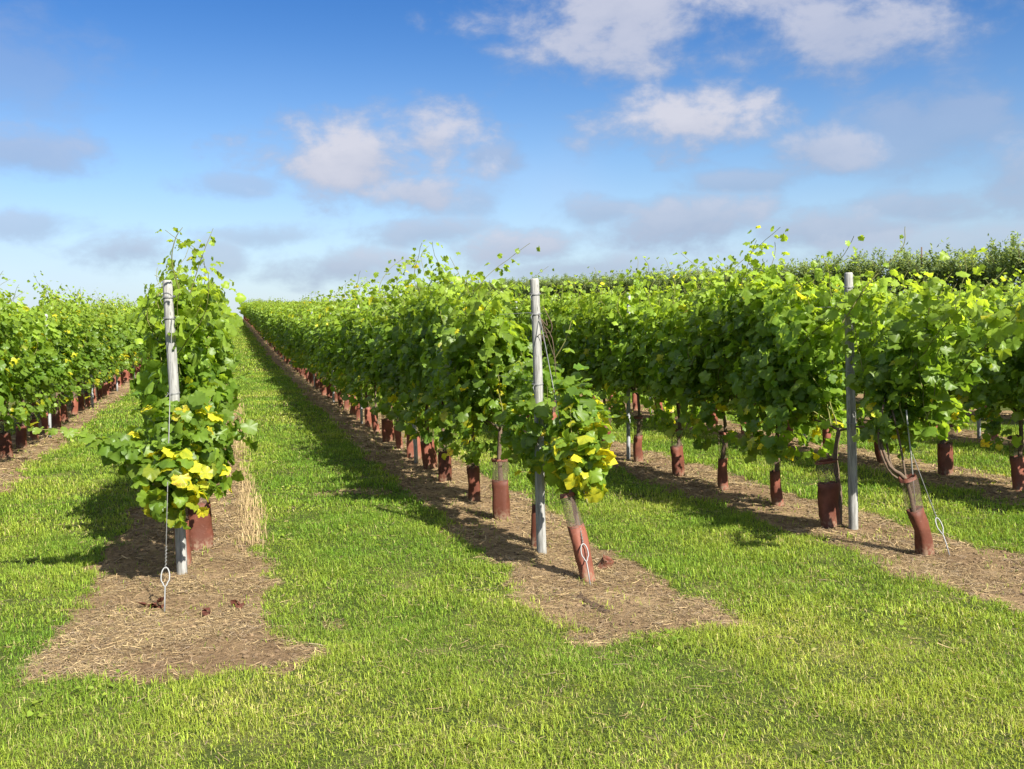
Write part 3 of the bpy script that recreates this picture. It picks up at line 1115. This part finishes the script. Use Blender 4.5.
def shell(rings, wall=.003):
    sides = len(rings[0])
    inner = [np.concatenate([r[:, :2] * (1 - wall / .05), r[:, 2:]], 1) for r in rings[::-1]]
    allr = rings + inner
    V = np.concatenate(allr)
    P = []
    for i in range(len(allr) - 1):
        for j in range(sides):
            k = (j + 1) % sides
            P.append((i * sides + j, i * sides + k, (i + 1) * sides + k, (i + 1) * sides + j))
    return V, P


GUARDS = []
for q in range(8):
    rng = np.random.default_rng(700 + q)
    wa, wb = ((.10, .09), (.175, .09), (.095, .09), (.14, .10), (.11, .09), (.17, .08), (.09, .085), (.115, .095))[q]
    h = rng.uniform(.30, .35)
    r1 = guard_rings(rng, wa, wb, -.01, h, 8, 20, .06 + .05 * (q % 3 == 1), -.06)
    mb1 = MB()
    mb1.add(*shell(r1))
    h2 = rng.uniform(.49, .56)
    r2 = guard_rings(rng, wa * .97, wb * .97, h - .012, h2, 5, 20, .03)
    r2[0] = np.concatenate([r1[-2][:, :2] * .985, r2[0][:, 2:]], 1)
    mb2 = MB()
    mb2.add(np.concatenate(r2), [(i * 20 + j, i * 20 + (j + 1) % 20, (i + 1) * 20 + (j + 1) % 20, (i + 1) * 20 + j) for i in range(4) for j in range(20)])
    # folded rim band round the top of the net
    ring = guard_rings(rng, wa * 1.0, wb * 1.0, h2 - .022, h2, 2, 20, .03)
    mb3 = MB()
    mb3.add(*shell(ring))
    GUARDS.append((mb1.mesh('sleeve', (M_SLEEVE,)), mb2.mesh('net', (M_NET,)), mb3.mesh('rim_band', (M_SLEEVE,)), wa))


def place_guard(k, i, yv, q, label, rot, lean=(0, 0), dx=0.0, scale=1.0, band=True):
    z = float(ground_z(ROWS[k] + dx, yv))
    t = thing('vine_guard', label, 'vine guard', (ROWS[k] + dx, yv, z), rot, 'red-brown vine guards round the vine stems')
    t.rotation_euler = (lean[1], lean[0], rot)
    t.scale = (scale,) * 3 if not isinstance(scale, tuple) else scale
    sl, nt, rb, _ = GUARDS[q]
    link('sleeve', sl, t)
    link('net', nt, t)
    if band:
        link('rim_band', rb, t)
    return t


WIDE = {(3, 2), (4, 1), (5, 3), (2, 1), (3, 4), (4, 4)}
far_g = []
rng = np.random.default_rng(801)


def far_guard(yv, L):
    h = rng.uniform(.34, .56)
    wa = rng.uniform(.05, .09)
    V8 = np.array([(sx * wa, sy * wa * .8, z) for z in (0, h) for sx, sy in ((-1, -1), (1, -1), (1, 1), (-1, 1))], float)
    V8 += np.array([L + rng.normal(0, .02), yv, float(terrain(yv)) - .01])
    F = np.array([(0, 1, 5, 4), (1, 2, 6, 5), (2, 3, 7, 6), (3, 0, 4, 7), (4, 5, 6, 7)])
    F = np.concatenate([F[:, :3], F[:, [0, 2, 3]]])
    return V8, F, np.tile((1., 0, 0), (8, 1))


for k in range(len(ROWS)):
    vis = [j for j in range(len(VINES[k])) if (k, j) in GUARD_SOLO]
    for i, yv in enumerate(VINES[k]):
        if (k, i) in GUARD_SOLO:
            o_ = vis.index(i)
            wide = (k, i) in WIDE or (rng.random() < .25 and (k, i) not in {(4, 2), (4, 3), (3, 3), (3, 1)})
            q = int(rng.choice([1, 3, 5])) if wide else int(rng.choice([0, 2, 4, 6, 7]))
            lean = (rng.normal(0, .05), rng.normal(0, .05))
            rot = rng.normal(0, .35)
            kw = {}
            lab = ('wide ' if wide else 'narrow ') + 'red-brown guard, %s along %s' % (ORD[o_], ROW_PHRASE[k]) if o_ < 20 else \
                'distant red-brown guard far up %s' % ROW_PHRASE[k]
            if (k, i) == (3, 0):
                q, lean, rot, lab = 4, (-.09, -.26), .3, 'leaning red-brown guard with the netted top at the middle row end'
                kw = dict(scale=(.92, .92, 1.12))
            elif (k, i) == (4, 0):
                q, lean, rot, lab = 7, (-.24, -.08), .2, 'tilted red-brown guard by the anchor of the right end post'
            elif (k, i) == (3, 1):
                q, lab = 0, 'narrow red-brown guard against the foot of the middle end post'
            elif (k, i) == (2, 0):
                q, lab = 0, 'dark red-brown guard close behind the foot of the left end post'
            elif (k, i) == (2, 1):
                q, rot, lab, kw = 1, .15, 'wide crumpled red-brown guard right of the left end post', dict(dx=.10)
            elif (k, i) == (4, 1):
                q, rot, lab, kw = 1, .1, 'wide red-brown guard with a tall net left of the right end post', dict(dx=-.08)
            place_guard(k, i, yv, q, lab, rot, lean, **kw)
        elif -22 < math.degrees(math.atan2(ROWS[k], yv)) < 54:
            far_g.append(far_guard(yv, ROWS[k]))
fv, ff, fc = merge(far_g)
tag(link('distant_vine_guards', mesh_np('distant_vine_guards', fv, F=ff, color=fc, mats=(M_SLEEVE,))), kind='stuff')


# ------------------------------------------------------------------ posts
def wood_post(rng, h=1.97, r=.034):
    mb = MB()
    n = 16
    z = np.concatenate([[-.05], np.linspace(0, h - .012, n), [h]])
    pts = np.stack([.004 * np.sin(z * 3 + rng.random() * 6), .004 * np.cos(z * 2.3), z], 1)
    rad = np.concatenate([[r * 1.06], np.linspace(r * 1.06, r * .94, n) * (1 + rng.normal(0, .012, n)), [r * .80]])
    mb.tube(pts, rad, 14)
    return mb.mesh('shaft', (M_POST,))


END_POSTS = {2: (-.34, 7.01, -.018, 'left end post, round and weathered grey, rising out of the tall vine'),
             3: (2.13, 6.79, -.018, 'middle end post, round and weathered grey, standing clear above low yellow leaves'),
             4: (4.60, 6.63, -.045, 'right end post, round and weathered grey, foot bare beside the tilted guard')}
POST_TOP = {}
for k, (px_, py_, ln, lab) in END_POSTS.items():
    rng = np.random.default_rng(40 + k)
    z0 = float(ground_z(px_, py_))
    t = thing('end_post', lab, 'post', (px_, py_, z0), 0.0, 'wooden end posts of the rows')
    t.rotation_euler = (0, math.atan(ln / 1.97), 0)
    link('shaft', wood_post(rng), t)
    for zz in (.82, 1.22, 1.72, 1.86):
        mbx = MB()
        aa = np.linspace(0, 2 * np.pi, 15)
        for dz in (0, .006):
            mbx.tube(np.stack([.0395 * np.cos(aa), .0395 * np.sin(aa), zz + dz + .004 * np.sin(aa)], 1), .0022, 5, False)
        mbx.tube([(-.03, -.028, zz), (-.05, -.05, zz - .02), (-.04, -.055, zz - .05)], .0018, 4)
        link('wire_tie', mbx.mesh('wire_tie', (M_WIRE,)), t)
    POST_TOP[k] = (px_, py_, z0)

# twigs snagged on the middle post, dead tendrils hanging
mbx = MB()
rng = np.random.default_rng(9)
for s in range(7):
    a0 = rng.uniform(0, 6.28)
    mbx.tube(spline([(.03 * math.cos(a0), -.035, 1.62 + rng.normal(0, .06)), (.06 + rng.normal(0, .03), -.06, 1.62 + rng.normal(0, .08)), (.09 + rng.normal(0, .03), -.05, 1.40 + rng.normal(0, .12))], 9), .0028, 4)
tag(link('dead_tendril', mbx.mesh('dead_tendril', (M_CANE,)), loc=POST_TOP[3]), 'dry dead tendrils tangled on the upper part of the middle end post', 'tendril')

rng = np.random.default_rng(60)
STAKE_MESH = MB().tube(np.stack([np.zeros(9), np.zeros(9), np.linspace(-.05, 1.98, 9)], 1), np.array([.024] * 8 + [.020]), 10).mesh('line_post', (M_STAKE,))
STAKES = {1: [17.05, 22.3, 27.2, 32.2, 37.2, 12.1], 2: [12.0, 17.0], 3: [11.7, 16.68, 21.2, 25.9, 30.6, 35.4, 40.2, 45, 50, 55, 60],
          4: [10.96, 15.6, 20.3, 25.1, 30, 35], 5: [11.2, 16.0, 21.0], 6: [6.4, 11.0, 16.0, 21.0], 7: [6.4, 11.3, 16.2]}
DX_ST = {1: .14, 2: 0.0, 3: -.05, 4: -.04, 5: 0, 6: 0, 7: 0}
for k, lst in STAKES.items():
    for i, yv in enumerate(sorted(lst)):
        o = link('line_post', STAKE_MESH, None, (ROWS[k] + DX_ST[k], yv, float(terrain(yv))))
        o.rotation_euler = (rng.normal(0, .012), rng.normal(0, .012), rng.uniform(0, 6))
        tag(o, 'slim pale line post, %s up %s' % (ORD[i], ROW_PHRASE[k]), 'post', 'slim line posts along the rows')

# ------------------------------------------------------------------ anchors and wires
ANCHORS = {2: ((-.41, 6.13), 'pale looped anchor rod in the soil before the left end post'),
           3: ((2.135, 5.80), 'looped anchor rod in front of the leaning guard of the middle row'),
           4: ((4.66, 5.62), 'looped anchor rod beside the tilted guard of the right row')}
for k, ((ax, ay), lab) in ANCHORS.items():
    z0 = float(ground_z(ax, ay))
    t = thing('ground_anchor', lab, 'ground anchor', (ax, ay, z0), 0.0, 'ground anchors at the row ends')
    px_, py_, pz_ = POST_TOP[k]
    top = Vector((px_ - ax, py_ - ay - .04, pz_ + 1.72 - z0))
    dirn = top.normalized()
    hl = .115
    base = np.array((0, 0, -.03))
    mid = np.array(dirn) * .16
    side = np.array((1.0, 0.1, 0))
    mbx = MB()
    n = 22
    aa = np.linspace(-.5 * math.pi, 1.5 * math.pi, n)
    cen = np.array(dirn) * (.16 + hl * .5)
    loop = np.array([cen + side * .024 * math.cos(q) * (1.0 if math.sin(q) > -.6 else .7) + np.array(dirn) * hl * .5 * math.sin(q) for q in aa])
    mbx.tube(np.vstack([[base], [mid * .6], loop]), .0046, 7)
    link('eye_rod', mbx.mesh('eye_rod', (M_STEEL,)), t)
    mbw = MB()
    tip = np.array(dirn) * (.16 + hl)
    mbw.tube([tip - np.array(dirn) * .01, np.array(top) * .6, np.array(top)], .0028, 5)
    for j in range(9):          # the wire's twisted tail
        pass
    tw = np.linspace(0, 1, 40)
    mbw.tube(np.array([tip + np.array(dirn) * .13 * q + np.array((.006 * math.cos(q * 38), .006 * math.sin(q * 38), 0)) for q in tw]), .0018, 4)
    link('stay_wire', mbw.mesh('stay_wire', (M_STEEL,)), t)

for k in (1, 2, 3, 4, 5):
    y0 = POST_TOP[k][1] if k in POST_TOP else 6.0
    for hh, nm in ((.80, 'lowest'), (1.22, 'middle'), (1.72, 'topmost')):
        yy = np.arange(y0, 70, 2.4)
        xx = np.full(len(yy), ROWS[k])
        if k in POST_TOP:
            xx[0] = POST_TOP[k][0]
        p = np.stack([xx, yy, terrain(yy) + hh + .006 * np.sin(yy * 1.3)], 1)
        tag(link('trellis_wire', MB().tube(p, .0016, 4).mesh('trellis_wire', (M_WIRE,))),
            'thin steel trellis wire, %s strand along %s' % (nm, ROW_PHRASE[k]), 'wire', 'trellis wires along the rows')

# thin bamboo cane standing behind the tilted guard of the right row
o = link('plant_cane', MB().tube([(0, 0, .35), (-.02, .02, .7), (-.05, .03, 1.0)], .005, 6).mesh('plant_cane', (M_POST,)), None, (4.505, 5.79, 0))
tag(o, 'thin pale cane rising from the tilted guard of the right row', 'cane')

# ------------------------------------------------------------------ small things on the soil
rng = np.random.default_rng(33)
for (sx, sy, s, lab) in ((.02, 6.12, .04, 'dark red dead leaf on the soil right of the left anchor'),
                         (-.16, 6.02, .034, 'red dead leaf on the soil just right of the left anchor rod'),
                         (-.47, 6.27, .055, 'crumpled dark red dead leaf behind the left anchor rod')):
    n = 7
    P = np.array([(sx, sy, float(ground_z(sx, sy)) + .012)]) + np.c_[rng.normal(0, s * .35, (n, 2)), rng.uniform(0, .02, n)]
    v, f, c = build_leaves(rng, P, rng.normal(0, .5, (n, 3)) + [0, 0, 1], rng.normal(0, 1, (n, 3)), np.full(n, s), np.tile((1., .1, 0), (n, 1)), S_X, S_Y, S_F, .8)
    c[:, 0] = rng.uniform(.5, 1.3, len(c))
    tag(link('dead_leaf', mesh_np('dead_leaf', v, F=f, color=c, mats=(M_SCRAP,))), lab, 'dead leaf', 'dead leaves on the soil')
mbx = MB()
r_ = guard_rings(rng, .085, .075, -.01, .075, 5, 14, .12)
mbx.add(*shell(r_))
o = link('plastic_scrap', mbx.mesh('plastic_scrap', (M_SLEEVE,)), None, (2.36, 6.18, float(ground_z(2.36, 6.18))))
o.rotation_euler = (.5, .35, .4)
tag(o, 'small red-brown plastic scrap on the soil right of the leaning guard', 'plastic scrap')


# ------------------------------------------------------------------ orchard beyond the vines
def orchard_tree(rng):
    mb = MB()
    H = rng.uniform(3.0, 3.25)
    tr = spline([(0, 0, -.05), (rng.normal(0, .04), rng.normal(0, .04), 1.2), (rng.normal(0, .07), rng.normal(0, .07), 2.2), (rng.normal(0, .06), rng.normal(0, .06), H)], 14)
    mb.tube(tr, np.linspace(.055, .012, 14), 7)
    P, N, T, S, Z = [], [], [], [], []
    tips = []
    for i in range(34):
        z = rng.uniform(.9, H)
        az = rng.uniform(0, 6.28)
        ln = (1.0 - .55 * (z / H)) * rng.uniform(.45, .8)
        b0 = np.array([np.interp(z, tr[:, 2], tr[:, 0]), np.interp(z, tr[:, 2], tr[:, 1]), z])
        d = np.array([math.cos(az), math.sin(az), 0])
        e = b0 + d * ln + np.array([0, 0, rng.uniform(.1, .4)])
        br = spline([b0, b0 + d * ln * .5 + [0, 0, .08], e], 6)
        mb.tube(br, np.linspace(.014, .006, 6), 4, False)
        tips.append((e, br))
        for q in range(2):
            j = rng.integers(2, 6)
            up = br[j] + np.array([rng.normal(0, .12), rng.normal(0, .12), rng.uniform(.3, .75)])
            tips.append((up, np.linspace(br[j], up, 6)))
    for q in range(9):
        up = tr[-1] + np.array([rng.normal(0, .28), rng.normal(0, .38), rng.uniform(.12, .55)])
        s_ = tr[-1] + np.array([(up[0] - tr[-1][0]) * .4, (up[1] - tr[-1][1]) * .4, -.5])
        tips.append((up, np.linspace(s_, up, 8)))
        mb.tube(np.linspace(s_, up, 4), .006, 4, False)
    for e, br in tips:
        for q in range(34):
            t = rng.random()
            p = br[0] * (1 - t) + br[-1] * t + rng.normal(0, .05, 3)
            d = unit(np.array([rng.normal(), rng.normal(), .6]))
            P.append(p)
            N.append(rng.normal(0, .6, 3) + [0, 0, .5])
            T.append(d + [0, 0, .3])
            S.append(rng.uniform(.09, .15))
            Z.append((p[2], t))
    Z = np.array(Z)
    n = len(P)
    col = np.stack([rng.uniform(.7, 1.3, n), np.clip(.15 + .35 * Z[:, 1] + rng.normal(0, .2, n), 0, 1), np.zeros(n)], 1)
    v, f, c = build_leaves(rng, np.array(P), np.array(N), np.array(T), np.array(S), col, O_X, O_Y, D_F, .2)
    return mb.mesh('trunk', (M_CANE,)), mesh_np('crown', v, F=f, color=c, mats=(M_ORCH,), smooth=True)


OT = [orchard_tree(np.random.default_rng(500 + q)) for q in range(6)]
rng = np.random.default_rng(61)
yv = 15.0
i = 0
while yv < 118:
    t = thing('orchard_tree', 'slender grey-green fruit tree in the orchard row rising behind the vines', 'tree',
              (21.0 + rng.normal(0, .12), yv, float(terrain(yv))), rng.uniform(0, 6.28), 'fruit trees of the orchard row')
    tm_, cm_ = OT[int(rng.integers(0, 6))]
    s = rng.uniform(.885, .93)
    t.scale = (1.0, 1.0, s)
    link('trunk', tm_, t)
    link('crown', cm_, t)
    yv += rng.uniform(.56, .70)
    i += 1
o = link('orchard_post', MB().tube([(0, 0, -.05), (0, 0, 3.0), (0, 0, 3.62)], .022, 8).mesh('orchard_post', (M_CANE,)), None, (20.9, 26.6, float(terrain(26.6))))
tag(o, 'thin dark pole sticking up out of the orchard trees', 'post')
